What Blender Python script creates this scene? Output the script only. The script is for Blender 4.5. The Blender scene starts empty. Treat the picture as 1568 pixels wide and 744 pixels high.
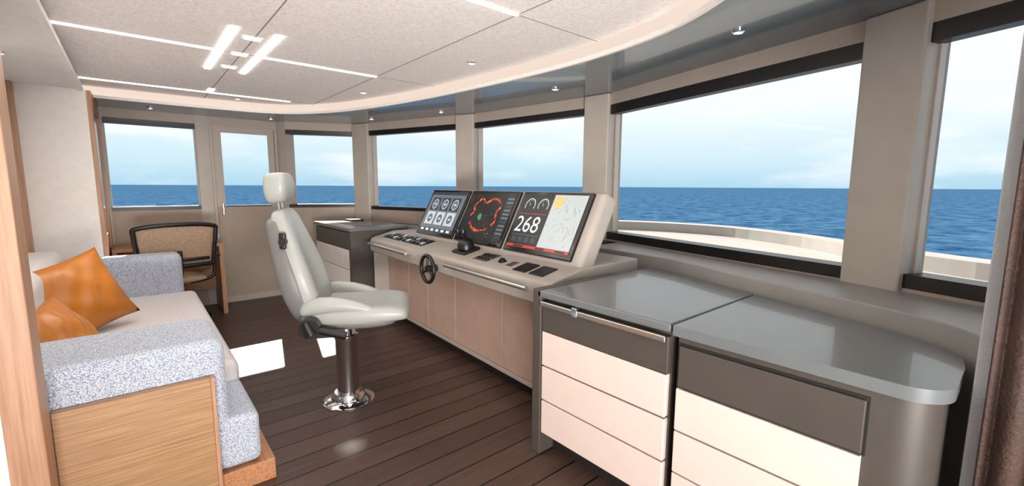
import bpy, math, random
from mathutils import Vector, Matrix
random.seed(3)
S=bpy.context.scene
S.view_settings.view_transform='Standard'
S.view_settings.look='None'

def lin(c):
    return tuple(((x/255)/12.92 if x/255<=0.04045 else (((x/255)+0.055)/1.055)**2.4) for x in c)+(1,)

# ------------------------------------------------------------ materials
def base(name):
    m=bpy.data.materials.new(name);m.use_nodes=True
    nt=m.node_tree;b=nt.nodes["Principled BSDF"]
    return m,nt,b
def mk(name,col,rough=.5,metal=0,var=.04,scale=8,bump=0,bscale=60,coat=0,spec=.5,stretch=None):
    m,nt,b=base(name)
    b.inputs["Roughness"].default_value=rough;b.inputs["Metallic"].default_value=metal
    b.inputs["Specular IOR Level"].default_value=spec
    b.inputs["Coat Weight"].default_value=coat
    tc=nt.nodes.new("ShaderNodeTexCoord");mp=nt.nodes.new("ShaderNodeMapping")
    nt.links.new(tc.outputs["Object"],mp.inputs[0])
    if stretch: mp.inputs["Scale"].default_value=stretch
    n=nt.nodes.new("ShaderNodeTexNoise");n.inputs["Scale"].default_value=scale;n.inputs["Detail"].default_value=4
    nt.links.new(mp.outputs[0],n.inputs["Vector"])
    r=nt.nodes.new("ShaderNodeValToRGB");c=lin(col)
    r.color_ramp.elements[0].position=.3;r.color_ramp.elements[1].position=.7
    r.color_ramp.elements[0].color=tuple(x*(1-var*2) for x in c[:3])+(1,)
    r.color_ramp.elements[1].color=tuple(min(1,x*(1+var*2)) for x in c[:3])+(1,)
    nt.links.new(n.outputs[0],r.inputs[0]);nt.links.new(r.outputs[0],b.inputs["Base Color"])
    if bump:
        n2=nt.nodes.new("ShaderNodeTexNoise");n2.inputs["Scale"].default_value=bscale
        nt.links.new(mp.outputs[0],n2.inputs["Vector"])
        bp=nt.nodes.new("ShaderNodeBump");bp.inputs["Strength"].default_value=bump;bp.inputs["Distance"].default_value=.005
        nt.links.new(n2.outputs[0],bp.inputs["Height"]);nt.links.new(bp.outputs[0],b.inputs["Normal"])
    return m
def emis(name,col,st=1):
    m,nt,b=base(name)
    b.inputs["Base Color"].default_value=(0,0,0,1) 
    b.inputs["Emission Color"].default_value=lin(col);b.inputs["Emission Strength"].default_value=st
    b.inputs["Roughness"].default_value=.25
    return m
def wood(name,c1,c2,axis=0,rough=.45):
    m,nt,b=base(name);b.inputs["Roughness"].default_value=rough
    tc=nt.nodes.new("ShaderNodeTexCoord");mp=nt.nodes.new("ShaderNodeMapping")
    sc=[60,60,60];sc[axis]=2;mp.inputs["Scale"].default_value=sc
    nt.links.new(tc.outputs["Object"],mp.inputs[0])
    n=nt.nodes.new("ShaderNodeTexNoise");n.inputs["Scale"].default_value=2;n.inputs["Detail"].default_value=6
    nt.links.new(mp.outputs[0],n.inputs["Vector"])
    r=nt.nodes.new("ShaderNodeValToRGB");r.color_ramp.elements[0].position=.3;r.color_ramp.elements[1].position=.7
    r.color_ramp.elements[0].color=lin(c1);r.color_ramp.elements[1].color=lin(c2)
    nt.links.new(n.outputs[0],r.inputs[0]);nt.links.new(r.outputs[0],b.inputs["Base Color"])
    return m
M_wall=mk("wall_paint",(176,164,153),.5,var=.02)
M_walllow=mk("wall_lower",(166,151,137),.45,var=.02)
M_white=mk("white_panel",(238,233,228),.5,var=.015,scale=20)
M_ring=mk("ring_ceiling_lacquer",(98,113,122),.22,var=.02,coat=.4)
M_soffit=mk("soffit",(232,230,227),.6,var=.02)
M_woodY=wood("oak_y",(160,106,70),(192,140,98),1)
M_woodX=wood("oak_x",(146,108,74),(184,144,104),0)
M_woodZ=wood("oak_z",(166,122,92),(194,152,121),2)
M_black=mk("black_plastic",(20,20,22),.35,var=.05)
M_blackg=mk("black_gloss",(10,10,12),.12,var=0)
M_gasket=mk("window_gasket",(16,13,12),.35,var=.03)
M_frame=mk("window_frame_paint",(182,173,164),.4,var=.02)
M_frame2=mk("aft_frame_paint",(186,189,192),.45,var=.03,bump=.3,bscale=200)
M_chrome=mk("chrome",(225,225,225),.08,1,var=0)
M_steel=mk("brushed_steel",(215,213,208),.28,1,var=.02)
M_dark=mk("dark_taupe_lacquer",(76,70,65),.42,var=.02,coat=.05)
M_top=mk("cabinet_top_satin",(104,109,111),.3,var=.02,coat=.35)
M_drawer=mk("drawer_cream",(222,204,195),.42,var=.01)
M_plinth=mk("plinth_dark",(32,28,25),.6)
M_cons=mk("console_taupe",(168,160,152),.42,var=.02,bump=.05,bscale=300)
M_panel=mk("console_panel_leather",(178,151,136),.55,var=.03,bump=.1,bscale=400)
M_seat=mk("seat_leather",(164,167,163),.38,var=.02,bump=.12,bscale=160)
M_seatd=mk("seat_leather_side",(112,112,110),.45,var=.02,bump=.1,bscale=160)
M_orange=mk("orange_silk",(190,114,32),.33,var=.08,scale=5,bump=.3,bscale=14)
M_deckext=mk("foredeck_gelcoat",(156,152,148),.5,var=.02)
M_deckteak=mk("foredeck_planking",(126,117,110),.6,var=.05)
M_curt=mk("brown_curtain",(74,55,48),.7,var=.1,bump=.8,bscale=90)
M_mesh=mk("mesh_fabric",(166,140,116),.8,var=.08,scale=60)
M_glassdark=mk("chart_glass",(40,46,52),.08,var=0)
M_led=emis("led_strip",(255,246,236),6)
M_cove=emis("cove_led",(255,232,216),.88)
M_spot=emis("spot_lens",(255,246,236),8)
M_trim=mk("spot_trim",(235,232,228),.3,var=0)

def tweed():
    m,nt,b=base("tweed_fabric");b.inputs["Roughness"].default_value=.95;b.inputs["Sheen Weight"].default_value=.3
    tc=nt.nodes.new("ShaderNodeTexCoord")
    v=nt.nodes.new("ShaderNodeTexVoronoi");v.inputs["Scale"].default_value=210
    nt.links.new(tc.outputs["Object"],v.inputs["Vector"])
    r=nt.nodes.new("ShaderNodeValToRGB")
    r.color_ramp.elements[0].position=.2;r.color_ramp.elements[0].color=lin((224,227,232))
    r.color_ramp.elements[1].position=.7;r.color_ramp.elements[1].color=lin((136,148,172))
    nt.links.new(v.outputs["Distance"],r.inputs[0]);nt.links.new(r.outputs[0],b.inputs["Base Color"])
    bp=nt.nodes.new("ShaderNodeBump");bp.inputs["Strength"].default_value=.35;bp.inputs["Distance"].default_value=.003
    nt.links.new(v.outputs["Distance"],bp.inputs["Height"]);nt.links.new(bp.outputs[0],b.inputs["Normal"])
    return m
M_tweed=tweed()
M_seatcush=mk("seat_cushion_fabric",(212,206,206),.95,var=.06,scale=140,bump=.3,bscale=260)

def ceilmat():
    m,nt,b=base("ceiling_fabric_panel");b.inputs["Roughness"].default_value=.9
    tc=nt.nodes.new("ShaderNodeTexCoord")
    n=nt.nodes.new("ShaderNodeTexNoise");n.inputs["Scale"].default_value=75;n.inputs["Detail"].default_value=6
    nt.links.new(tc.outputs["Object"],n.inputs["Vector"])
    r=nt.nodes.new("ShaderNodeValToRGB");r.color_ramp.elements[0].position=.36;r.color_ramp.elements[1].position=.6
    r.color_ramp.elements[0].color=lin((236,230,226));r.color_ramp.elements[1].color=lin((252,249,246))
    nt.links.new(n.outputs[0],r.inputs[0]);nt.links.new(r.outputs[0],b.inputs["Base Color"])
    return m
M_ceil=ceilmat()

def floormat():
    m,nt,b=base("dark_plank_floor")
    b.inputs["Roughness"].default_value=.42
    tc=nt.nodes.new("ShaderNodeTexCoord")
    sx=nt.nodes.new("ShaderNodeSeparateXYZ");nt.links.new(tc.outputs["Object"],sx.inputs[0])
    def mth(op,a,bv=None):
        n=nt.nodes.new("ShaderNodeMath");n.operation=op
        for i,x in enumerate((a,bv)):
            if x is None: continue
            if isinstance(x,(int,float)): n.inputs[i].default_value=x
            else: nt.links.new(x,n.inputs[i])
        return n.outputs[0]
    q=mth('DIVIDE',sx.outputs[1],.15)
    fr=mth('FRACT',q);fl=mth('FLOOR',q)
    groove=mth('LESS_THAN',fr,.06)
    wn=nt.nodes.new("ShaderNodeTexWhiteNoise");wn.noise_dimensions='1D';nt.links.new(fl,wn.inputs["W"])
    mp=nt.nodes.new("ShaderNodeMapping");mp.inputs["Scale"].default_value=(1.5,40,1)
    nt.links.new(tc.outputs["Object"],mp.inputs[0])
    n=nt.nodes.new("ShaderNodeTexNoise");n.inputs["Scale"].default_value=2;n.inputs["Detail"].default_value=6
    nt.links.new(mp.outputs[0],n.inputs["Vector"])
    s=mth('ADD',mth('MULTIPLY',n.outputs[0],.8),mth('MULTIPLY',wn.outputs[0],.25))
    r=nt.nodes.new("ShaderNodeValToRGB");r.color_ramp.elements[0].position=.25;r.color_ramp.elements[1].position=.8
    r.color_ramp.elements[0].color=lin((58,42,37));r.color_ramp.elements[1].color=lin((94,72,63))
    nt.links.new(s,r.inputs[0])
    mx=nt.nodes.new("ShaderNodeMixRGB");nt.links.new(groove,mx.inputs[0]);nt.links.new(r.outputs[0],mx.inputs[1]);mx.inputs[2].default_value=lin((12,8,7))
    nt.links.new(mx.outputs[0],b.inputs["Base Color"])
    bp=nt.nodes.new("ShaderNodeBump");bp.invert=True;bp.inputs["Strength"].default_value=.6;bp.inputs["Distance"].default_value=.004
    nt.links.new(groove,bp.inputs["Height"]);nt.links.new(bp.outputs[0],b.inputs["Normal"])
    return m
M_floor=floormat()

def seamat():
    m,nt,b=base("sea_water");b.inputs["Roughness"].default_value=.6;b.inputs["Specular IOR Level"].default_value=.0
    tc=nt.nodes.new("ShaderNodeTexCoord")
    n=nt.nodes.new("ShaderNodeTexNoise");n.inputs["Scale"].default_value=.22;n.inputs["Detail"].default_value=9;n.inputs["Roughness"].default_value=.7
    nt.links.new(tc.outputs["Object"],n.inputs["Vector"])
    r=nt.nodes.new("ShaderNodeValToRGB");r.color_ramp.elements[0].position=.36;r.color_ramp.elements[1].position=.66
    r.color_ramp.elements[0].color=lin((24,58,92));r.color_ramp.elements[1].color=lin((72,108,138))
    nt.links.new(n.outputs[0],r.inputs[0]);nt.links.new(r.outputs[0],b.inputs["Base Color"])
    return m
M_sea=seamat()
def glassmat():
    m=bpy.data.materials.new("window_glass");m.use_nodes=True;nt=m.node_tree;nt.nodes.clear()
    t=nt.nodes.new("ShaderNodeBsdfTransparent");g=nt.nodes.new("ShaderNodeBsdfGlossy");g.inputs["Roughness"].default_value=.02
    fr=nt.nodes.new("ShaderNodeFresnel");fr.inputs[0].default_value=1.15
    mx=nt.nodes.new("ShaderNodeMixShader");o=nt.nodes.new("ShaderNodeOutputMaterial")
    nt.links.new(fr.outputs[0],mx.inputs[0]);nt.links.new(t.outputs[0],mx.inputs[1]);nt.links.new(g.outputs[0],mx.inputs[2]);nt.links.new(mx.outputs[0],o.inputs[0])
    return m
M_glass=glassmat()

# ------------------------------------------------------------ mesh helpers
import bmesh
def obj(name,verts,faces,mat,parent=None,bevel=0,seg=3,smooth=False,subs=0):
    me=bpy.data.meshes.new(name);me.from_pydata([tuple(v) for v in verts],[],faces);me.update()
    o=bpy.data.objects.new(name,me);S.collection.objects.link(o)
    bm=bmesh.new();bm.from_mesh(me);bmesh.ops.recalc_face_normals(bm,faces=bm.faces);bm.to_mesh(me);bm.free()
    if isinstance(mat,(list,tuple)):
        for x in mat: me.materials.append(x)
    else: me.materials.append(mat)
    if parent: o.parent=parent
    if bevel:
        b=o.modifiers.new("b","BEVEL");b.width=bevel;b.segments=seg;b.limit_method='ANGLE';b.angle_limit=.6
        smooth=True
    if subs:
        s=o.modifiers.new("s","SUBSURF");s.levels=subs;s.render_levels=subs;smooth=True
    if smooth:
        for p in me.polygons: p.use_smooth=True
        if bevel and not subs: o.modifiers.new("w","WEIGHTED_NORMAL")
    return o
def empty(name,loc=(0,0,0),rz=0):
    e=bpy.data.objects.new(name,None);S.collection.objects.link(e);e.location=loc;e.rotation_euler=(0,0,rz);e.empty_display_size=.1;return e
def box(name,x0,x1,y0,y1,z0,z1,mat,parent=None,bevel=0,seg=3):
    v=[(x,y,z) for x in (x0,x1) for y in (y0,y1) for z in (z0,z1)]
    f=[(0,1,3,2),(4,6,7,5),(0,4,5,1),(2,3,7,6),(0,2,6,4),(1,5,7,3)]
    return obj(name,v,f,mat,parent,bevel,seg)
def prism(name,poly,z0,z1,mat,parent=None,bevel=0):
    n=len(poly)
    v=[(p[0],p[1],z0) for p in poly]+[(p[0],p[1],z1) for p in poly]
    f=[tuple(range(n))[::-1],tuple(range(n,2*n))]+[(i,(i+1)%n,n+(i+1)%n,n+i) for i in range(n)]
    return obj(name,v,f,mat,parent,bevel)
def extrY(name,prof,y0,y1,mat,parent=None,bevel=0,seg=3):
    n=len(prof)
    v=[(p[0],y0,p[1]) for p in prof]+[(p[0],y1,p[1]) for p in prof]
    f=[tuple(range(n)),tuple(range(n,2*n))[::-1]]+[(i,(i+1)%n,n+(i+1)%n,n+i) for i in range(n)]
    return obj(name,v,f,mat,parent,bevel,seg)
def lathe(name,prof,mat,parent=None,M=None,n=32,smooth=True):
    v=[];f=[]
    for r,z in prof:
        for i in range(n):
            a=2*math.pi*i/n;p=Vector((r*math.cos(a),r*math.sin(a),z));v.append(M@p if M else p)
    for k in range(len(prof)-1):
        for i in range(n):
            j=(i+1)%n;f.append((k*n+i,k*n+j,(k+1)*n+j,(k+1)*n+i))
    f.append(tuple(range(n)));f.append(tuple(range((len(prof)-1)*n,len(prof)*n)))
    o=obj(name,v,f,mat,parent,smooth=False)
    if smooth:
        for p in o.data.polygons: p.use_smooth=len(p.vertices)==4
        e=o.modifiers.new("e","EDGE_SPLIT");e.split_angle=.7
    return o
def cyl(name,p0,p1,r,mat,parent=None,r2=None,n=24):
    p0=Vector(p0);p1=Vector(p1);d=p1-p0
    M=Matrix.Translation(p0)@d.to_track_quat('Z','Y').to_matrix().to_4x4()
    return lathe(name,[(r,0),(r if r2 is None else r2,d.length)],mat,parent,M,n)
def tube(name,pts,r,mat,parent=None,cyclic=False,kind='NURBS'):
    c=bpy.data.curves.new(name,'CURVE');c.dimensions='3D';c.bevel_depth=r;c.bevel_resolution=4;c.use_fill_caps=True
    s=c.splines.new(kind);s.points.add(len(pts)-1)
    for i,p in enumerate(pts): s.points[i].co=tuple(p)+(1,)
    s.use_cyclic_u=cyclic
    if kind!='POLY': s.order_u=3;s.use_endpoint_u=not cyclic
    c.materials.append(mat)
    o=bpy.data.objects.new(name,c);S.collection.objects.link(o)
    if parent:o.parent=parent
    return o
def loft(name,rings,mat,parent=None,subs=1):
    n=len(rings[0]);v=[p for r in rings for p in r];f=[]
    for k in range(len(rings)-1):
        for i in range(n):
            j=(i+1)%n;f.append((k*n+i,k*n+j,(k+1)*n+j,(k+1)*n+i))
    f.append(tuple(range(n)));f.append(tuple(range((len(rings)-1)*n,len(rings)*n)))
    return obj(name,v,f,mat,parent,subs=subs)
def torus(name,R,r,M,mat,parent=None,n=40,m=10):
    v=[];f=[]
    for i in range(n):
        a=2*math.pi*i/n
        for j in range(m):
            b=2*math.pi*j/m
            v.append(M@Vector(((R+r*math.cos(b))*math.cos(a),(R+r*math.cos(b))*math.sin(a),r*math.sin(b))))
    for i in range(n):
        for j in range(m):
            f.append((i*m+j,((i+1)%n)*m+j,((i+1)%n)*m+(j+1)%m,i*m+(j+1)%m))
    return obj(name,v,f,mat,parent,smooth=True)
def catmull(P,k=6):
    out=[]
    for i in range(len(P)-1):
        p0=Vector(P[max(i-1,0)]);p1=Vector(P[i]);p2=Vector(P[i+1]);p3=Vector(P[min(i+2,len(P)-1)])
        for s in range(k):
            t=s/k
            out.append(tuple(.5*((2*p1)+(-p0+p2)*t+(2*p0-5*p1+4*p2-p3)*t*t+(-p0+3*p1-3*p2+p3)*t**3)))
    out.append(tuple(P[-1]));return out

# ------------------------------------------------------------ room shell
box("floor",-2.6,3.1,-2.6,6.1,-.06,0,M_floor)
ZT=2.0;ZC=2.09;ZM=2.18
W=[((-.17,5.95),(.57,5.95),1.08),
   ((1.43,5.82),(2.12,5.50),1.08),
   ((2.22,5.27),(2.67,4.05),1.06),
   ((2.76,3.85),(2.95,2.52),.97),
   ((2.97,2.28),(2.55,.56),.92),
   ((2.465,.335),(1.95,-1.1),.93)]
TH=.12
def outn(a,b):
    d=(Vector(b)-Vector(a)).normalized();n=Vector((d.y,-d.x))*-1
    mid=(Vector(a)+Vector(b))/2
    if n.dot(mid-Vector((1,2.5)))<0:n=-n
    return n
def wseg(name,a,b,z0,z1,mat,off0=0,off1=TH,parent=None,bevel=0):
    n=outn(a,b);a=Vector(a);b=Vector(b)
    return prism(name,[a+n*off0,b+n*off0,b+n*off1,a+n*off1],z0,z1,mat,parent,bevel)
wall=empty("wall_front")
posts=[((-.24,5.95),W[0][0]),(W[0][1],(.69,5.95)),((1.36,5.95),W[1][0]),
       (W[1][1],W[2][0]),(W[2][1],W[3][0]),(W[3][1],W[4][0]),(W[4][1],W[5][0]),(W[5][1],(1.8,-1.5))]
for i,(a,b) in enumerate(posts):
    wseg("post_%d"%i,a,b,0,ZC,M_frame,-.03 if i>2 else 0,TH,wall,.012 if i>2 else 0)
for i,(a,b,zb) in enumerate(W):
    wseg("header_%d"%i,a,b,ZT,ZC,M_wall,0,TH,wall)
    wseg("apron_%d"%i,a,b,0,zb,M_walllow,0,TH,wall)
    w=empty("window_%d"%(i+1))
    big=i>=4
    wseg("shade_cassette",a,b,ZT-(.075 if big else .055),ZT,M_gasket,.0,.07,w)
    wseg("sill_gasket",a,b,zb,zb+(.06 if big else .04),M_gasket,.0,TH,w)
    d=(Vector(b)-Vector(a)).normalized()
    av=Vector(a);bv=Vector(b)
    wseg("jamb_a",av,av+d*.012,zb,ZT,M_frame,.05,.11,w)
    wseg("jamb_b",bv-d*.012,bv,zb,ZT,M_frame,.05,.11,w)
    n=outn(a,b)*.09
    p=[av+n,bv+n]
    obj("pane",[(p[0].x,p[0].y,zb),(p[1].x,p[1].y,zb),(p[1].x,p[1].y,ZT),(p[0].x,p[0].y,ZT)],[(0,1,2,3)],M_glass,w)
d=empty("door_1")
box("leaf_bottom",.72,1.33,5.95,5.99,.02,1.10,M_walllow,d,.004)
box("leaf_left",.72,.80,5.95,5.99,1.10,1.99,M_frame,d)
box("leaf_right",1.27,1.33,5.95,5.99,1.10,1.99,M_frame,d)
box("leaf_top",.80,1.27,5.95,5.99,1.93,1.99,M_frame,d)
box("glass_gasket_b",.80,1.27,5.96,5.98,1.10,1.115,M_gasket,d)
box("pane",.80,1.27,5.972,5.975,1.11,1.94,M_glass,d)
cyl("handle",(.77,5.90,1.02),(.77,5.90,1.14),.009,M_chrome,d)
cyl("handle_stem",(.77,5.90,1.06),(.77,5.955,1.06),.007,M_chrome,d)
box("door_header",.69,1.36,5.95,6.07,1.99,ZC,M_wall,wall)
box("door_jamb_l",.69,.715,5.925,6.07,0,1.99,M_frame,wall)
box("door_jamb_r",1.335,1.36,5.925,6.07,0,1.99,M_frame,wall)
box("floor_skirting",.72,1.36,5.93,5.95,0,.07,M_frame,wall)

# ceilings
cove=catmull([(-.25,5.34),(.75,5.32),(1.28,5.18),(1.64,4.72),(1.89,3.95),(2.05,3.0),(2.12,2.0),(2.05,1.34),(1.86,.90),(1.5,.5),(1.0,.22),(-.25,-.1)],8)
outer=[(-.25,6.07),(1.42,6.07),(2.3,5.65),(2.85,4.1),(3.1,2.4),(2.65,.5),(1.9,-1.5),(1.0,-2.6),(-.25,-2.6)]
def resample(P,n):
    P=[Vector(p) for p in P];L=[0]
    for i in range(1,len(P)):L.append(L[-1]+(P[i]-P[i-1]).length)
    out=[]
    for k in range(n):
        s=L[-1]*k/(n-1);i=0
        while i<len(P)-2 and L[i+1]<s:i+=1
        t=(s-L[i])/(L[i+1]-L[i]);out.append(P[i].lerp(P[i+1],t))
    return out
ob=empty("ceiling_perimeter")
nc=len(cove);C2=resample(cove,nc);O2=resample(outer,nc)
v=[(p.x,p.y,ZC) for p in C2]+[(p.x,p.y,ZC) for p in O2]+[(p.x,p.y,ZC+.2) for p in C2]+[(p.x,p.y,ZC+.2) for p in O2]
f=[(i,i+1,nc+i+1,nc+i) for i in range(nc-1)]+[(2*nc+i,2*nc+i+1,3*nc+i+1,3*nc+i) for i in range(nc-1)]
obj("ring",v,f,M_ring,ob,smooth=False)
v=[(p.x,p.y,ZC+.018) for p in C2]+[(p.x,p.y,ZM) for p in C2]
obj("cove_reveal",v,[(i,i+1,nc+i+1,nc+i) for i in range(nc-1)],M_cove,ob)
ctr=Vector((.7,2.6))
In=[p+(ctr-p).normalized()*.022 for p in C2]
v=[(p.x,p.y,ZC-.006) for p in C2]+[(p.x,p.y,ZC-.006) for p in In]+[(p.x,p.y,ZC+.018) for p in In]+[(p.x,p.y,ZC+.018) for p in C2]
f=[]
for k in range(3): f+=[(k*nc+i,k*nc+i+1,(k+1)*nc+i+1,(k+1)*nc+i) for i in range(nc-1)]
obj("cove_trim",v,f,M_white,ob)
box("ceiling",-.25,2.9,-2.6,6.07,ZM,ZM+.05,M_ceil)
cl=empty("ceiling_light_lines")
JT=mk("joint_shadow",(150,142,136),.8,var=0)
for x in (.60,1.50):
    box("joint",x-.003,x+.003,-1,5.75,ZM-.002,ZM,JT,cl)
for y in (1.73,3.38,4.95):
    box("joint",-.25,2.35,y-.003,y+.003,ZM-.0015,ZM,JT,cl)
for y,x0,x1 in ((1.73,.3,1.5),(3.38,-.25,.47),(3.38,.71,1.5),(4.95,-.25,1.28)):
    box("led",x0,x1,y-.011,y+.011,ZM-.006,ZM-.001,M_led,cl)
for x in (.48,.70):
    box("led",x-.018,x+.018,2.83,3.95,ZM-.008,ZM-.001,M_led,cl)
box("led",.58,.62,4.74,4.93,ZM-.006,ZM-.001,M_led,cl)
def rlight(name,x,y,z,w=.05,l=.09):
    e=empty(name,(x,y,z))
    box("trim",-w/2-.008,w/2+.008,-l/2-.008,l/2+.008,-.008,0,M_trim,e,.006)
    box("lens",-w/2,w/2,-l/2,l/2,-.012,-.004,M_spot,e,.004)
for y in (2.98,3.38,3.78): rlight("ceiling_lamp",.59,y,ZM,.085,.045)
def spot(x,y,z,r=.035):
    e=empty("ceiling_downlight",(x,y,z))
    lathe("trim",[(r,0),(r,-.008),(r*.75,-.012),(r*.7,-.004)],M_chrome,e)
    lathe("lens",[(r*.6,-.002),(r*.6,-.009)],M_spot,e)
for x,y in ((1.82,2.57),(1.65,4.0),(.85,5.1)): spot(x,y,ZM)
for x,y in ((2.26,1.0),(2.52,2.46),(2.42,3.95),(2.1,4.9),(1.25,5.65),(.2,5.68)): spot(x,y,ZC,.03)

# left niche
box("wall_left",-.80,-.70,-.6,5.05,0,2.3,M_white)
nb=empty("wall_niche_end")
box("panel",-.70,-.22,4.98,5.95,0,ZC,M_white,nb)
box("wood_frame_near",-.22,-.19,4.98,5.06,0,ZC,M_woodZ,nb,.003)
box("wood_frame_top",-.22,-.19,5.06,5.86,1.96,ZC,M_woodY,nb)
box("wood_frame_far",-.22,-.185,5.80,5.95,0,ZC,M_woodZ,nb,.003)
box("mirror",-.22,-.205,5.06,5.80,.9,1.96,M_steel,nb)
box("wood_low",-.22,-.2,5.06,5.80,0,.9,M_woodZ,nb)
box("niche_side_trim",-.70,-.61,4.90,4.98,0,ZC,M_woodZ,nb)
box("ceiling_soffit",-2.6,-.25,-2.6,6.07,ZC,ZM+.05,M_soffit)
box("trim_1",-.262,-.232,-.3,5.34,ZC-.012,ZC+.02,M_white)
spot(-.52,3.9,ZC);spot(-.5,2.75,ZC)
pp=empty("wall_niche_post")
box("post",-.36,-.275,1.98,2.12,0,ZC,M_woodZ,pp,.004)
box("wall_stub",-.80,-.36,1.99,2.10,0,ZC,M_soffit,pp)
prism("exterior_sun_blocker",[(-1.5,6.12),(1.5,6.12),(2.35,5.75),(2.95,4.2),(3.2,2.4),(2.75,.5),(2.05,-1.5),(3.6,-2.2),(4.4,.2),(4.8,2.6),(4.6,5.0),(4.2,7.6),(-1.5,7.6)],2.55,2.63,M_white)  # unseen slab added to trim the sun patches and keep sun off the console

# ------------------------------------------------------------ window ledge (built-in, part of the wall)
led_out=[(2.12,5.45),(2.22,5.26),(2.67,4.03),(2.95,2.50),(2.965,2.28),(2.54,.56),(2.46,.28),(2.28,-.2),(2.1,-.68)]
led_in=[(1.76,-.68),(1.73,-.1),(1.75,.03)]+catmull([(1.75,.03),(1.86,.055),(1.96,.13),(2.04,.26),(2.12,.45),(2.24,.86)],5)[1:]+[(2.46,1.4),(2.52,1.9),(2.50,2.6),(2.42,3.6),(2.26,4.4),(2.22,4.9),(2.22,5.26)]
prism("window_ledge",led_out+led_in,0,.915,mk("ledge_paint",(152,149,144),.4,var=.02),wall,.006)
v=empty("ledge_vent");
for i in range(9): box("slat",2.60,2.85,2.12+.03*i-.005,2.12+.03*i+.008,.917,.924,M_black,v)
box("frame",2.58,2.87,2.10,2.39,.9155,.919,M_gasket,v)

# ------------------------------------------------------------ near cabinets
cab=empty("storage_cabinet")
X0=1.49
YL=1.565
topA=[(X0-.02,.825),(X0-.02,YL-.03),(2.44,YL-.03),(2.42,1.38),(2.22,.825)]
prism("top_panel",topA,.815,.85,M_top,cab,.008)
box("carcass",X0+.015,2.19,.83,YL-.06,.11,.815,M_dark,cab)
box("side_panel",X0-.02,X0+.6,YL-.055,YL,0,.852,M_dark,cab,.004)
box("fascia",X0-.012,X0+.02,.835,YL-.06,.65,.795,M_dark,cab,.003)
box("handle_rail",X0-.03,X0-.012,.84,YL-.06,.775,.80,M_steel,cab,.004)
box("handle_rail_end",X0-.035,X0-.012,1.27,1.30,.77,.812,M_chrome,cab,.003)
for k in range(3):
    box("drawer_%d"%k,X0-.012,X0+.02,.838,YL-.06,.12+k*.178,.12+k*.178+.170,M_drawer,cab,.003)
box("plinth",X0+.08,2.1,.83,YL-.06,0,.11,M_plinth,cab)
cb=empty("storage_cabinet")
def arc(cx,cy,r,a0,a1,n=10):
    return [(cx+r*math.cos(math.radians(a0+(a1-a0)*k/n)),cy+r*math.sin(math.radians(a0+(a1-a0)*k/n))) for k in range(n+1)]
topB=[(2.21,.812)]+catmull([(2.07,.45),(1.995,.27),(1.93,.16),(1.85,.10),(1.74,.082)],4)+arc(1.565,.182,.10,270,180)+[(X0-.025,.812)]
o=prism("top_panel",topB,.812,.85,M_top,cb)
for p in o.data.polygons: p.use_smooth=len(p.vertices)==4
e_=o.modifiers.new("e","EDGE_SPLIT");e_.split_angle=.6
inner=[(2.18,.80)]+catmull([(2.05,.46),(1.975,.29),(1.91,.185),(1.84,.12),(1.74,.10)],4)+arc(1.58,.19,.09,270,180)+[(X0,.80)]
o=prism("carcass",inner,.0,.812,M_dark,cb)
for p in o.data.polygons: p.use_smooth=len(p.vertices)==4
e_=o.modifiers.new("e","EDGE_SPLIT");e_.split_angle=.6
box("fascia",X0-.014,X0+.012,.245,.79,.62,.775,M_dark,cb,.003)
box("shadow_gap",X0-.002,X0+.01,.238,.797,.612,.785,M_plinth,cb)
for k in range(3):
    box("drawer_%d"%k,X0-.014,X0+.012,.245,.795,.115+k*.168,.115+k*.168+.161,M_drawer,cb,.003)

# ------------------------------------------------------------ helm console
con=empty("helm_console",(1.625,1.60,0),math.radians(-2.6))
L=2.60
extrY("desk",[(0,.715),(-.005,.80),(.01,.838),(.04,.852),(.24,.90),(.74,.91),(.74,.70),(.03,.70)],0,L,M_cons,con,.01)
box("body",.19,.72,.02,L-.02,.12,.71,M_dark,con)
ys=[.02,.64,1.26,1.72,2.10,L-.02]
for i in range(5):
    box("door_%d"%i,.17,.195,ys[i]+.004,ys[i+1]-.004,.13,.70,M_panel,con,.004)
box("bottom_rail",.16,.2,.02,L-.02,.10,.128,M_cons,con,.003)
box("toe_kick",.25,.7,.02,L-.02,0,.12,M_plinth,con)
box("far_end_panel",.03,.72,L-.02,L,.10,.71,M_cons,con,.003)
for j,(a,b) in enumerate(((.14,1.04),(1.68,2.52))):
    cyl("rail_%d"%j,(-.045,a,.80),(-.045,b,.80),.014,M_steel,con)
    for yy in (a+.05,(a+b)/2,b-.05): cyl("rail_bracket",(-.045,yy,.80),(.005,yy,.79),.010,M_chrome,con)
WM=Matrix.Translation((-.075,1.24,.745))@Matrix.Rotation(math.radians(-90),4,'Y')
torus("wheel_rim",.098,.014,WM,M_black,con)
cyl("wheel_hub",(0,1.24,.745),(-.085,1.24,.745),.026,M_black,con)
for k in range(3):
    a=math.radians(90+120*k);cyl("wheel_spoke",(-.075,1.24,.745),(-.075,1.24+.095*math.cos(a),.745+.095*math.sin(a)),.008,M_black,con)
th=math.atan2(.41,.21)
HM=Matrix.Translation((.235,.03,.905))@Matrix((( 0,math.cos(th),-math.sin(th),0),(1,0,0,0),(0,math.sin(th),math.cos(th),0),(0,0,0,1)))
def hbox(name,x0,x1,y0,y1,z0,z1,mat,bevel=0,seg=3):
    v=[HM@Vector((x,y,z)) for x in (x0,x1) for y in (y0,y1) for z in (z0,z1)]
    f=[(0,1,3,2),(4,6,7,5),(0,4,5,1),(2,3,7,6),(0,2,6,4),(1,5,7,3)]
    return obj(name,v,f,mat,con,bevel,seg)
hbox("screen_housing",-.01,2.09,-.02,.475,-.13,-.0,M_cons,.035,5)
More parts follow.
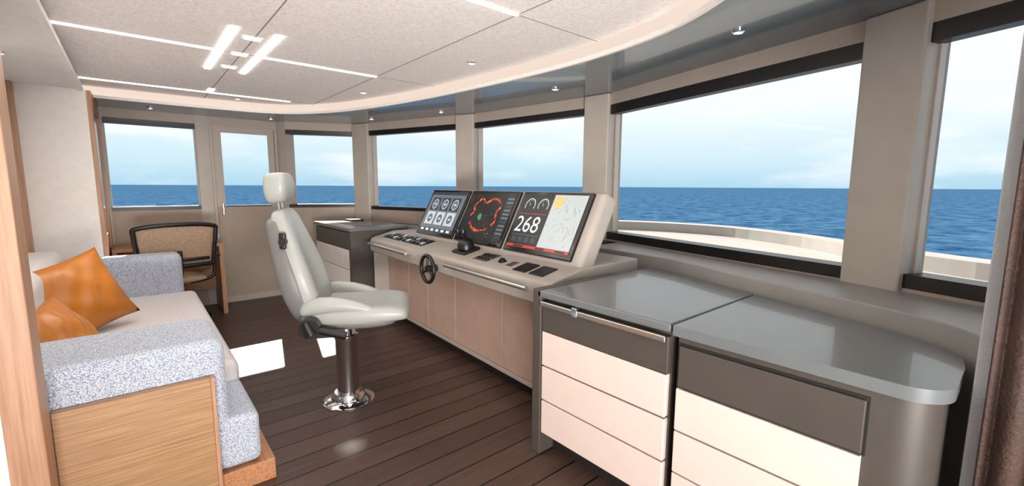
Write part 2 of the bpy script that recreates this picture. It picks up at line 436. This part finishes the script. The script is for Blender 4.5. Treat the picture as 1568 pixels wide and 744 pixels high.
def quadp(name,pts,z,mat):
    n=len(pts);return obj(name,[HM@Vector((p[0],p[1],z)) for p in pts],[tuple(range(n))],mat,con)
E_lg=emis("ui_grey",(120,128,134),.9);E_bl=emis("ui_blue",(60,130,190),1);E_wh=emis("ui_white",(240,240,240),1)
E_rd=emis("ui_red",(214,60,40),1.0);E_gr=emis("ui_green",(80,170,110),.8);E_yl=emis("ui_yellow",(240,214,120),1);E_bk=emis("ui_black",(18,20,24),.8)
E_map=emis("ui_map",(214,218,216),1);E_dk=emis("ui_dark",(58,66,72),.9);E_or=emis("ui_orange",(230,140,60),1.0);E_ds=emis("ui_slate",(36,44,50),.9)
scr=[(.06,.70),(.735,1.36),(1.395,2.03)]
for i,(a,b) in enumerate(scr):
    hbox("bezel_%d"%i,a,b,.018,.45,-.01,.016,M_blackg,.006)
    hbox("display_%d"%i,a+.028,b-.028,.05,.43,.014,.0175,E_lg if i==2 else E_bk)
def R(a,b,y0,y1,m,z=.0183): quadp("ui",[(a,y0),(b,y0),(b,y1),(a,y1)],z,m)
def ring(cx,cy,r,t,m,a0=0,a1=360,n=28,z=.0187):
    v=[];f=[]
    for k in range(n+1):
        a=math.radians(a0+(a1-a0)*k/n)
        v.append(HM@Vector((cx+r*math.cos(a),cy+r*math.sin(a),z)));v.append(HM@Vector((cx+(r-t)*math.cos(a),cy+(r-t)*math.sin(a),z)))
    for k in range(n): f.append((2*k,2*k+1,2*k+3,2*k+2))
    obj("ui",v,f,m,con)
R(1.425,2.0,.05,.085,E_dk);R(1.425,2.0,.40,.43,E_dk)
for k in range(6): R(1.46+.09*k,1.51+.09*k,.057,.078,E_wh,.0187)
for cx in (1.54,1.71,1.88):
    for cy in (.175,.31):
        R(cx-.07,cx+.07,cy-.058,cy+.062,E_map if cy<.2 else E_dk,.0185)
        ring(cx,cy,.048,.048,E_lg,z=.0187);ring(cx,cy,.048,.006,E_wh,z=.019);ring(cx,cy,.036,.008,E_bl,-40,140,z=.0191)
        R(cx-.02,cx+.02,cy-.006,cy+.006,E_wh,.0192)
for rr in (.05,.1,.15): ring(1.08,.24,rr,.0025,E_dk)
R(.765,.86,.05,.43,E_ds)
for k in range(11): R(.775,.85,.08+.03*k,.093+.03*k,E_lg if k%4 else E_dk,.0187)
pts=[(1.20,.36),(1.24,.32),(1.22,.27),(1.25,.22),(1.21,.17),(1.15,.13),(1.08,.12),(1.0,.13),(.93,.17),(.91,.22),(.93,.28),(.90,.33),(.95,.37),(1.02,.385),(1.1,.35),(1.17,.385)]
fine=catmull(pts+[pts[0]],4)
for k in range(len(fine)-1):
    if 10<k<15 or k in (30,31,44): continue
    p=Vector(fine[k]);q=Vector(fine[k+1])
    if (q-p).length<1e-5: continue
    jit=Vector((random.uniform(-.006,.006),random.uniform(-.006,.006)))
    n_=(q-p).normalized();n_=Vector((-n_.y,n_.x))*(.003+.011*random.random())
    quadp("ui",[p-n_+jit,q-n_*.6,q+n_,p+n_*.7+jit],.019,[E_rd,E_rd,E_or,E_rd][k%4])
for k in range(40):
    a=random.uniform(.88,1.28);b=random.uniform(.08,.41);s=random.uniform(.002,.006);R(a,a+s*2,b,b+s,[E_gr,E_or,E_rd,E_lg][k%4],.0188)
quadp("ui",[(1.09,.21),(1.12,.20),(1.15,.23),(1.13,.26),(1.10,.25)],.0189,E_gr)
R(1.29,1.33,.34,.41,E_ds)
R(.09,.375,.07,.43,E_map)
for k in range(110):
    a=random.uniform(.1,.36);b=random.uniform(.085,.415);s=random.uniform(.002,.009);R(a,a+s,b,b+s*.6,[E_yl,E_lg,E_bl,E_lg,E_wh][k%5],.0187)
for k in range(12):
    x=random.uniform(.1,.33);y=random.uniform(.09,.36);dx=random.uniform(-.04,.05);dy=random.uniform(.02,.06)
    dx=max(.095-x,min(.36-x,dx))
    quadp("ui",[(x,y),(x+.002,y),(x+dx+.002,y+dy),(x+dx,y+dy)],.0186,E_lg)
quadp("ui",[(.27,.40),(.35,.42),(.37,.37),(.33,.33),(.29,.35)],.0188,E_yl)
R(.09,.675,.05,.068,E_rd)
R(.12,.20,.053,.065,E_bk,.019);R(.3,.38,.053,.065,E_bk,.019);R(.5,.6,.053,.065,E_bk,.019)
for cx in (.455,.585): ring(cx,.35,.05,.006,E_wh,-30,210);ring(cx,.35,.038,.004,E_gr,20,160);quadp("ui",[(cx-.002,.35),(cx+.002,.35),(cx+.02,.385)],.019,E_wh);ring(cx,.35,.012,.012,E_dk)
R(.395,.66,.285,.289,E_rd)
R(.395,.66,.135,.138,E_lg)
for k in range(4): R(.405+.064*k,.455+.064*k,.085,.122,E_dk)
tx=bpy.data.curves.new("readout","FONT");tx.body="268";tx.size=.16;tx.extrude=.0003;tx.materials.append(E_wh)
to=bpy.data.objects.new("readout",tx);S.collection.objects.link(to);to.parent=con
to.matrix_local=HM@Matrix.Translation((.66,.158,.0195))@Matrix(((-1,0,0,0),(0,1,0,0),(0,0,-1,0),(0,0,0,1)))
def dz(x): return .852+(x-.04)*.24
def pad(name,x0,x1,y0,y1,h,mat,bev=.003):
    v=[(x,y,dz(x)+z) for x in (x0,x1) for y in (y0,y1) for z in (-.002,h)]
    f=[(0,1,3,2),(4,6,7,5),(0,4,5,1),(2,3,7,6),(0,2,6,4),(1,5,7,3)]
    return obj(name,v,f,mat,con,bev)
pad("keypad_plate",.07,.20,1.62,2.02,.004,M_gasket);pad("keypad_plate",.07,.20,2.07,2.45,.004,M_gasket)
for i in range(9):
    for j in range(2):
        y=1.64+i*.088+(.02 if i>4 else 0);x=.082+j*.058
        pad("key",x,x+.042,y,y+.06,.014,M_black if (i+j)%3 else M_steel)
pad("throttle_base",.08,.22,.98,1.16,.02,M_black,.01)
lathe("throttle_pod",[(.06,0),(.062,.03),(.052,.06),(.03,.078),(.001,.082)],M_black,con,Matrix.Translation((.15,1.07,dz(.15)+.015)))
for s in (-.035,.035):
    cyl("throttle_lever",(.15,1.07+s,dz(.15)+.06),(.11,1.07+s,dz(.15)+.135),.011,M_blackg,con)
    lathe("throttle_knob",[(.001,-.026),(.02,-.018),(.025,0),(.02,.018),(.001,.026)],M_black,con,Matrix.Translation((.105,1.07+s,dz(.15)+.15)))
lathe("trackball",[(.03,0),(.03,.006),(.02,.01),(.018,.02),(.001,.026)],M_blackg,con,Matrix.Translation((.12,.58,dz(.12))))
pad("joystick_panel",.06,.19,.68,.85,.004,M_steel)
for k in range(4):
    for x in (.08,.13): pad("switch",x,x+.025,.70+.035*k,.72+.035*k,.014,M_black)
pad("control_panel",.05,.17,.12,.24,.006,M_gasket);pad("control_panel",.05,.17,.27,.39,.006,M_gasket)
pad("card_slot",.07,.15,.44,.50,.004,M_steel)

# ------------------------------------------------------------ far chart cabinet
cc=empty("chart_table_cabinet")
box("top_panel",1.58,2.2,4.28,5.42,.90,.935,M_top,cc,.006)
box("carcass",1.615,2.19,4.34,5.40,.08,.90,M_dark,cc)
box("side_panel",1.585,2.19,4.285,4.34,0,.90,M_dark,cc,.003)
box("fascia",1.595,1.62,4.345,5.39,.72,.885,M_dark,cc,.003)
for k in range(3): box("drawer_%d"%k,1.595,1.62,4.345,5.39,.10+k*.205,.10+k*.205+.197,M_white,cc,.003)
box("plinth",1.68,2.1,4.34,5.4,0,.08,M_plinth,cc)
box("chart_glass",1.68,2.08,4.42,5.0,.934,.940,M_glassdark,cc,.002)
box("chart_frame",1.66,2.10,4.40,5.02,.932,.938,M_steel,cc,.002)
box("instrument_box",1.9,2.05,5.1,5.3,.935,.955,M_black,cc,.004)

# ------------------------------------------------------------ helm chair
hc=empty("helm_chair",(.95,2.71,0),math.radians(-29))
lathe("floor_flange",[(.155,0),(.157,.006),(.145,.016),(.105,.024),(.098,.045),(.088,.052),(.085,.06)],M_chrome,hc,n=48)
lathe("pedestal",[(.066,.05),(.066,.40),(.07,.405),(.07,.43),(.058,.435),(.058,.52)],M_chrome,hc,n=48)
lathe("swivel_head",[(.06,.50),(.09,.51),(.10,.535),(.07,.55)],M_black,hc)
box("slide_frame",-.2,.2,-.13,.13,.535,.565,M_black,hc,.01)
def sring(x,z,w,h,dip,n=28,e=3.2):
    out=[]
    for k in range(n):
        a=2*math.pi*k/n;c=math.cos(a);s=math.sin(a)
        y=w*math.copysign(abs(c)**(2/e),c);zz=h*math.copysign(abs(s)**(2/e),s)
        if s>0: zz-=dip*(1-(y/w)**2)**2
        out.append((x,y,z+zz))
    return out
seat=[sring(-.22,.60,.17,.03,0),sring(-.21,.605,.205,.055,.02),sring(-.10,.605,.235,.075,.055),sring(.05,.60,.25,.078,.055),sring(.17,.60,.258,.073,.045),sring(.28,.605,.255,.062,.02),sring(.36,.60,.245,.05,0),sring(.395,.59,.22,.03,0)]
loft("seat_cushion",seat,M_seat,hc,2)
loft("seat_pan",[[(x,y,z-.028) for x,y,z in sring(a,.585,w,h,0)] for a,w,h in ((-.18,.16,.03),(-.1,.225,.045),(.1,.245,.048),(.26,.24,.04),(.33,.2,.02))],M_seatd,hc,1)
for s in (-1,1):
    r=[]
    for x,z,w,h in ((-.21,.64,.02,.03),(-.16,.67,.036,.055),(-.03,.675,.038,.052),(.08,.66,.034,.042),(.18,.635,.028,.025),(.22,.62,.015,.012)):
        r.append([(x,s*.215+w*math.cos(2*math.pi*k/12),z+h*math.sin(2*math.pi*k/12)) for k in range(12)])
    loft("seat_bolster",r,M_seat,hc,1)
def bring(x,z,w,t,ang,dip=.0,n=28,e=3.4):
    out=[];ca=math.cos(ang);sa=math.sin(ang)
    for k in range(n):
        a=2*math.pi*k/n;c=math.cos(a);s=math.sin(a)
        y=w*math.copysign(abs(c)**(2/e),c);q=t*math.copysign(abs(s)**(2/e),s)
        if s>0: q-=dip*(1-(y/w)**2)**2
        out.append((x+q*ca,y,z+q*sa))
    return out
bk=[(-.145,.535,.10,.02,0),(-.15,.55,.16,.05,0),(-.165,.63,.21,.09,.04),(-.19,.72,.235,.102,.055),(-.215,.82,.24,.10,.055),(-.245,.92,.225,.088,.045),(-.275,1.02,.195,.076,.03),(-.30,1.11,.17,.064,.018),(-.318,1.175,.15,.052,.008),(-.326,1.205,.12,.034,0),(-.328,1.212,.07,.012,0)]
loft("backrest",[bring(x,z,w,t,.28,dp) for x,z,w,t,dp in bk],M_seat,hc,2)
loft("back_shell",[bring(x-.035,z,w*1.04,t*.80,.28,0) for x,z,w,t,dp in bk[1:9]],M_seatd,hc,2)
for s in (-.035,.035): cyl("headrest_post",(-.33,s,1.18),(-.335,s,1.28),.007,M_chrome,hc)
hr=[(-.335,1.245,.06,.02,0),(-.335,1.25,.098,.05,0),(-.333,1.30,.12,.066,.0),(-.335,1.365,.12,.066,.0),(-.338,1.41,.11,.057,0),(-.338,1.422,.075,.03,0)]
loft("headrest",[bring(x,z,w,t,.1,dp,28,4.5) for x,z,w,t,dp in hr],M_seat,hc,2)
cyl("hinge",(-.14,-.27,.565),(-.14,.27,.565),.042,M_black,hc)
cyl("recline_knob",(-.14,-.31,.565),(-.14,-.25,.565),.055,M_black,hc)
cyl("recline_lever",(-.13,-.29,.56),(.05,-.30,.515),.018,M_black,hc,.024)
cyl("lever_grip",(-.16,-.29,.60),(-.13,-.30,.53),.03,M_black,hc,.035)
cyl("lumbar_knob",(-.27,-.235,1.04),(-.27,-.20,1.04),.02,M_black,hc)
box("lumbar_switch",-.29,-.255,-.225,-.20,1.00,1.09,M_black,hc,.008)

# ------------------------------------------------------------ sofa
box("sofa_platform",-.69,.41,2.165,4.93,0,.10,M_woodY,None,.004)
so=empty("sofa")
box("base",-.68,.33,2.20,4.91,.101,.30,M_tweed,so,.02)
box("seat_front_skirt",.20,.36,2.17,4.92,.11,.34,M_tweed,so,.03)
box("seat_cushion",-.42,.36,2.62,4.70,.29,.44,M_seatcush,so,.045,5)
box("arm_near",-.68,.25,2.17,2.64,.12,.70,M_tweed,so,.05,5)
box("arm_far",-.68,.28,4.68,4.92,.12,.765,M_tweed,so,.05,5)
box("backrest",-.68,-.42,2.62,4.70,.28,.86,M_seatcush,so,.07,5)
ep=empty("sofa_end_panel")
box("panel",-.275,.185,2.125,2.163,0,.56,M_woodX,ep,.003)
box("corner_edge",.185,.20,2.125,2.163,0,.56,M_woodZ,ep,.002)

def pillow(name,size,thick,M,mat):
    n=20;v=[];f=[]
    for sd in (1,-1):
        for i in range(n+1):
            for j in range(n+1):
                u=-1+2*i/n;w=-1+2*j/n
                t=((1-u*u)*(1-w*w))**.55*thick
                pin=1-.09*(1-abs(u)**2)*abs(w)**2
                pin2=1-.09*(1-abs(w)**2)*abs(u)**2
                e=(1-u*u)*(1-w*w)
                wr=(.012*math.sin(6*u+3*w)*math.sin(4*w-2*u)+.007*math.sin(11*u-7*w))*e
                v.append(M@Vector((u*size*pin2,w*size*pin,sd*t+wr*(1 if sd>0 else .3))))
    N=(n+1)**2
    for b in (0,N):
        for i in range(n):
            for j in range(n):
                a=b+i*(n+1)+j;f.append((a,a+1,a+n+2,a+n+1))
    o=obj(name,v,f,mat,None,smooth=True)
    bm=bmesh.new();bm.from_mesh(o.data);bmesh.ops.remove_doubles(bm,verts=bm.verts,dist=.0008);bmesh.ops.recalc_face_normals(bm,faces=bm.faces);bm.to_mesh(o.data);bm.free()
    for p in o.data.polygons:p.use_smooth=True
    return o
def PM(loc,nrm,roll):
    q=Vector(nrm).to_track_quat('Z','Y');return Matrix.Translation(loc)@q.to_matrix().to_4x4()@Matrix.Rotation(math.radians(roll),4,'Z')
pillow("throw_pillow",.24,.08,PM((-.29,3.68,.68),(.55,-.75,.35),14),M_orange)
pillow("throw_pillow",.20,.07,PM((-.29,2.87,.62),(.75,-.3,.5),10),M_orange)

# ------------------------------------------------------------ desk + office chair
dk=empty("writing_desk")
box("top",-.185,.68,5.42,5.93,.72,.75,M_woodX,dk,.004)
box("end_panel",.64,.68,5.43,5.92,0,.72,M_woodZ,dk,.003)
box("end_panel_l",-.185,-.15,5.43,5.92,0,.72,M_woodZ,dk,.003)
box("back_panel",-.15,.64,5.88,5.92,.2,.72,M_woodX,dk)
oc=empty("office_chair",(.25,5.24,0),math.radians(8))
def bp(u,w):
    ww=.31*(1-.10*(1-w))
    x=u*ww; z=.60+.39*w-.03*(abs(u)**3)*(w>.5)
    y=-.20-.05*w+.04*u*u
    return Vector((x,y,z))
n=12;v=[];f=[]
for i in range(n+1):
    for j in range(n+1): v.append(bp(-1+2*i/n,j/n))
for i in range(n):
    for j in range(n): a=i*(n+1)+j;f.append((a,a+1,a+n+2,a+n+1))
o=obj("mesh_back",v,f,M_mesh,oc,smooth=True);sm=o.modifiers.new("s","SOLIDIFY");sm.thickness=.008
loop=[bp(-1+2*i/n,1) for i in range(n+1)]+[bp(1,1-j/n) for j in range(1,n+1)]+[bp(1-2*i/n,0) for i in range(1,n+1)]+[bp(-1,j/n) for j in range(1,n)]
tube("back_frame",loop,.02,M_black,oc,True)
tube("back_spine",[(0,-.05,.44),(0,-.2,.47),(0,-.27,.58),(0,-.26,.75)],.02,M_black,oc)
tube("lumbar",[(-.24,-.19,.66),(0,-.245,.66),(.24,-.19,.66)],.015,M_black,oc)
loft("seat",[[(x,y0,z) for x,z in [(w*math.cos(2*math.pi*k/16),.46+h*math.sin(2*math.pi*k/16)) for k in range(16)]] for y0,w,h in ((-.2,.18,.02),(-.18,.23,.035),(.0,.25,.04),(.2,.24,.038),(.26,.2,.02))],M_mesh,oc,1)
for s in (-1,1):
    tube("arm_support",[(s*.1,-.05,.42),(s*.29,-.05,.42),(s*.32,-.05,.52),(s*.31,-.05,.66)],.016,M_black,oc)
    box("arm_pad",s*.31-.04,s*.31+.04,-.15,.12,.655,.685,M_black,oc,.012)
cyl("gas_lift",(0,0,.1),(0,0,.43),.025,M_steel,oc)
cyl("tilt_box",(0,0,.38),(0,0,.43),.07,M_black,oc)
for k in range(5):
    a=math.radians(72*k+20);c,s_=math.cos(a),math.sin(a)
    tube("leg",[(0,0,.12),(.15*c,.15*s_,.10),(.27*c,.27*s_,.065)],.016,M_black,oc)
    cyl("caster",(.27*c-.02*s_,.27*s_+.02*c,.028),(.27*c+.02*s_,.27*s_-.02*c,.028),.028,M_black,oc)

# ------------------------------------------------------------ right-hand frame & curtain
box("trim_2",1.655,1.715,-.01,.06,0,ZC,M_frame2,None,.004)
v=[];f=[];N=70
for i in range(N+1):
    y=.034-.7*i/N;x=1.60+.02*math.sin(i*.9)
    v+= [(x,y,.02),(x,y,ZC-.01)]
for i in range(N): f.append((2*i,2*i+1,2*i+3,2*i+2))
o=obj("curtain",v,f,M_curt,None,smooth=True);sm=o.modifiers.new("s","SOLIDIFY");sm.thickness=.006

# ------------------------------------------------------------ exterior
edge=catmull([(2.0,9.0),(5.6,7.8),(7.6,5.8),(8.2,3.9),(7.7,2.3),(6.9,1.2),(6.3,.1),(5.6,-1.6),(3.0,-3.5)],6)
prism("exterior_foredeck",edge+[(2.6,-3.5),(3.3,.5),(3.4,3.0),(2.6,6.4),(1.5,7.0)],.30,.50,M_deckext)
ne=len(edge);cen=Vector((3,2.5))
I=[Vector(p)+(cen-Vector(p)).normalized()*.35 for p in edge]
v=[(p[0],p[1],.5) for p in edge]+[(p[0],p[1],.66) for p in edge]+[(p.x,p.y,.66) for p in I]+[(p.x,p.y,.5) for p in I]
f=[]
for k in range(3): f+=[(k*ne+i,k*ne+i+1,(k+1)*ne+i+1,(k+1)*ne+i) for i in range(ne-1)]
obj("exterior_bulwark",v,f,M_deckext)
prism("exterior_deck_planking",[(4.2,5.2),(6.0,4.8),(6.4,3.8),(6.0,2.5),(5.2,1.5),(4.3,.9),(3.9,2.5)],.5,.515,M_deckteak)
obj("sea",[(-9000,-9000,-8),(9000,-9000,-8),(9000,9000,-8),(-9000,9000,-8)],[(0,1,2,3)],M_sea)

# ------------------------------------------------------------ light
w=bpy.data.worlds.new("sky");S.world=w;w.use_nodes=True;nt=w.node_tree
bg=nt.nodes["Background"];tc=nt.nodes.new("ShaderNodeTexCoord")
sx=nt.nodes.new("ShaderNodeSeparateXYZ");nt.links.new(tc.outputs["Generated"],sx.inputs[0])
r=nt.nodes.new("ShaderNodeValToRGB");nt.links.new(sx.outputs[2],r.inputs[0])
e=r.color_ramp.elements;e[0].position=0;e[0].color=lin((170,211,231));e[1].position=.35;e[1].color=lin((252,253,253))
x=e.new(.05);x.color=lin((203,229,240));x=e.new(.16);x.color=lin((238,246,249))
mp=nt.nodes.new("ShaderNodeMapping");mp.inputs["Scale"].default_value=(2,2,9);nt.links.new(tc.outputs["Generated"],mp.inputs[0])
n=nt.nodes.new("ShaderNodeTexNoise");n.inputs["Scale"].default_value=1.6;n.inputs["Detail"].default_value=6;nt.links.new(mp.outputs[0],n.inputs["Vector"])
r2=nt.nodes.new("ShaderNodeValToRGB");r2.color_ramp.elements[0].position=.5;r2.color_ramp.elements[1].position=.8;nt.links.new(n.outputs[0],r2.inputs[0])
mx=nt.nodes.new("ShaderNodeMixRGB");mx.blend_type='MIX';mx.inputs[2].default_value=lin((250,252,253))
nt.links.new(r2.outputs[0],mx.inputs[0]);nt.links.new(r.outputs[0],mx.inputs[1]);nt.links.new(mx.outputs[0],bg.inputs[0]);bg.inputs[1].default_value=1.12
sd=bpy.data.lights.new("sun","SUN");sd.energy=12;sd.angle=.008;sd.color=(1,.92,.82)
so_=bpy.data.objects.new("sun",sd);S.collection.objects.link(so_)
so_.rotation_euler=Vector((-.36,-1.75,-1.1)).to_track_quat('-Z','Y').to_euler();so_.location=(0,10,8)
def area(name,loc,target,sx,sy,en,col=(1,.93,.86),spread=180):
    l=bpy.data.lights.new(name,"AREA");l.shape='RECTANGLE';l.size=sx;l.size_y=sy;l.energy=en;l.color=col;l.spread=math.radians(spread)
    o=bpy.data.objects.new(name,l);S.collection.objects.link(o);o.location=loc
    o.rotation_euler=(Vector(target)-Vector(loc)).to_track_quat('-Z','Y').to_euler()
area("ceiling_area_lamp",(.7,2.6,2.15),(.7,2.6,0),1.6,3.2,22)
area("added_aft_fill",(-1.4,-1.2,1.7),(1.4,2.2,.8),1.6,1.2,14,(1,.91,.84))  # added fill from behind the camera, not a fitting of the room
area("added_ceiling_fill",(-.6,-2.1,.6),(.7,3.0,2.75),2.2,.5,165,(1,.93,.88),120)  # added low fill aimed up to brighten the ceiling, no such fixture aboard
area("niche_lamp",(-.4,3.5,2.07),(-.3,3.5,0),.2,1.6,9,(1,.95,.9))

# ------------------------------------------------------------ camera
fpx=680;a=math.radians(40.4);p=math.atan(87/fpx);ro=math.radians(.3)
fw=Vector((math.sin(a)*math.cos(p),math.cos(a)*math.cos(p),-math.sin(p)))
rt=Vector((math.cos(a),-math.sin(a),0));up=rt.cross(fw)
rt2=rt*math.cos(ro)+up*math.sin(ro);up2=up*math.cos(ro)-rt*math.sin(ro)
M=Matrix((rt2,up2,-fw)).transposed().to_4x4();M.translation=(0,0,1.35)
cam=bpy.data.cameras.new("camera");co=bpy.data.objects.new("camera",cam);S.collection.objects.link(co)
co.matrix_world=M;cam.sensor_width=36;cam.lens=36*fpx/1568;cam.clip_start=.02;cam.clip_end=20000
S.camera=co
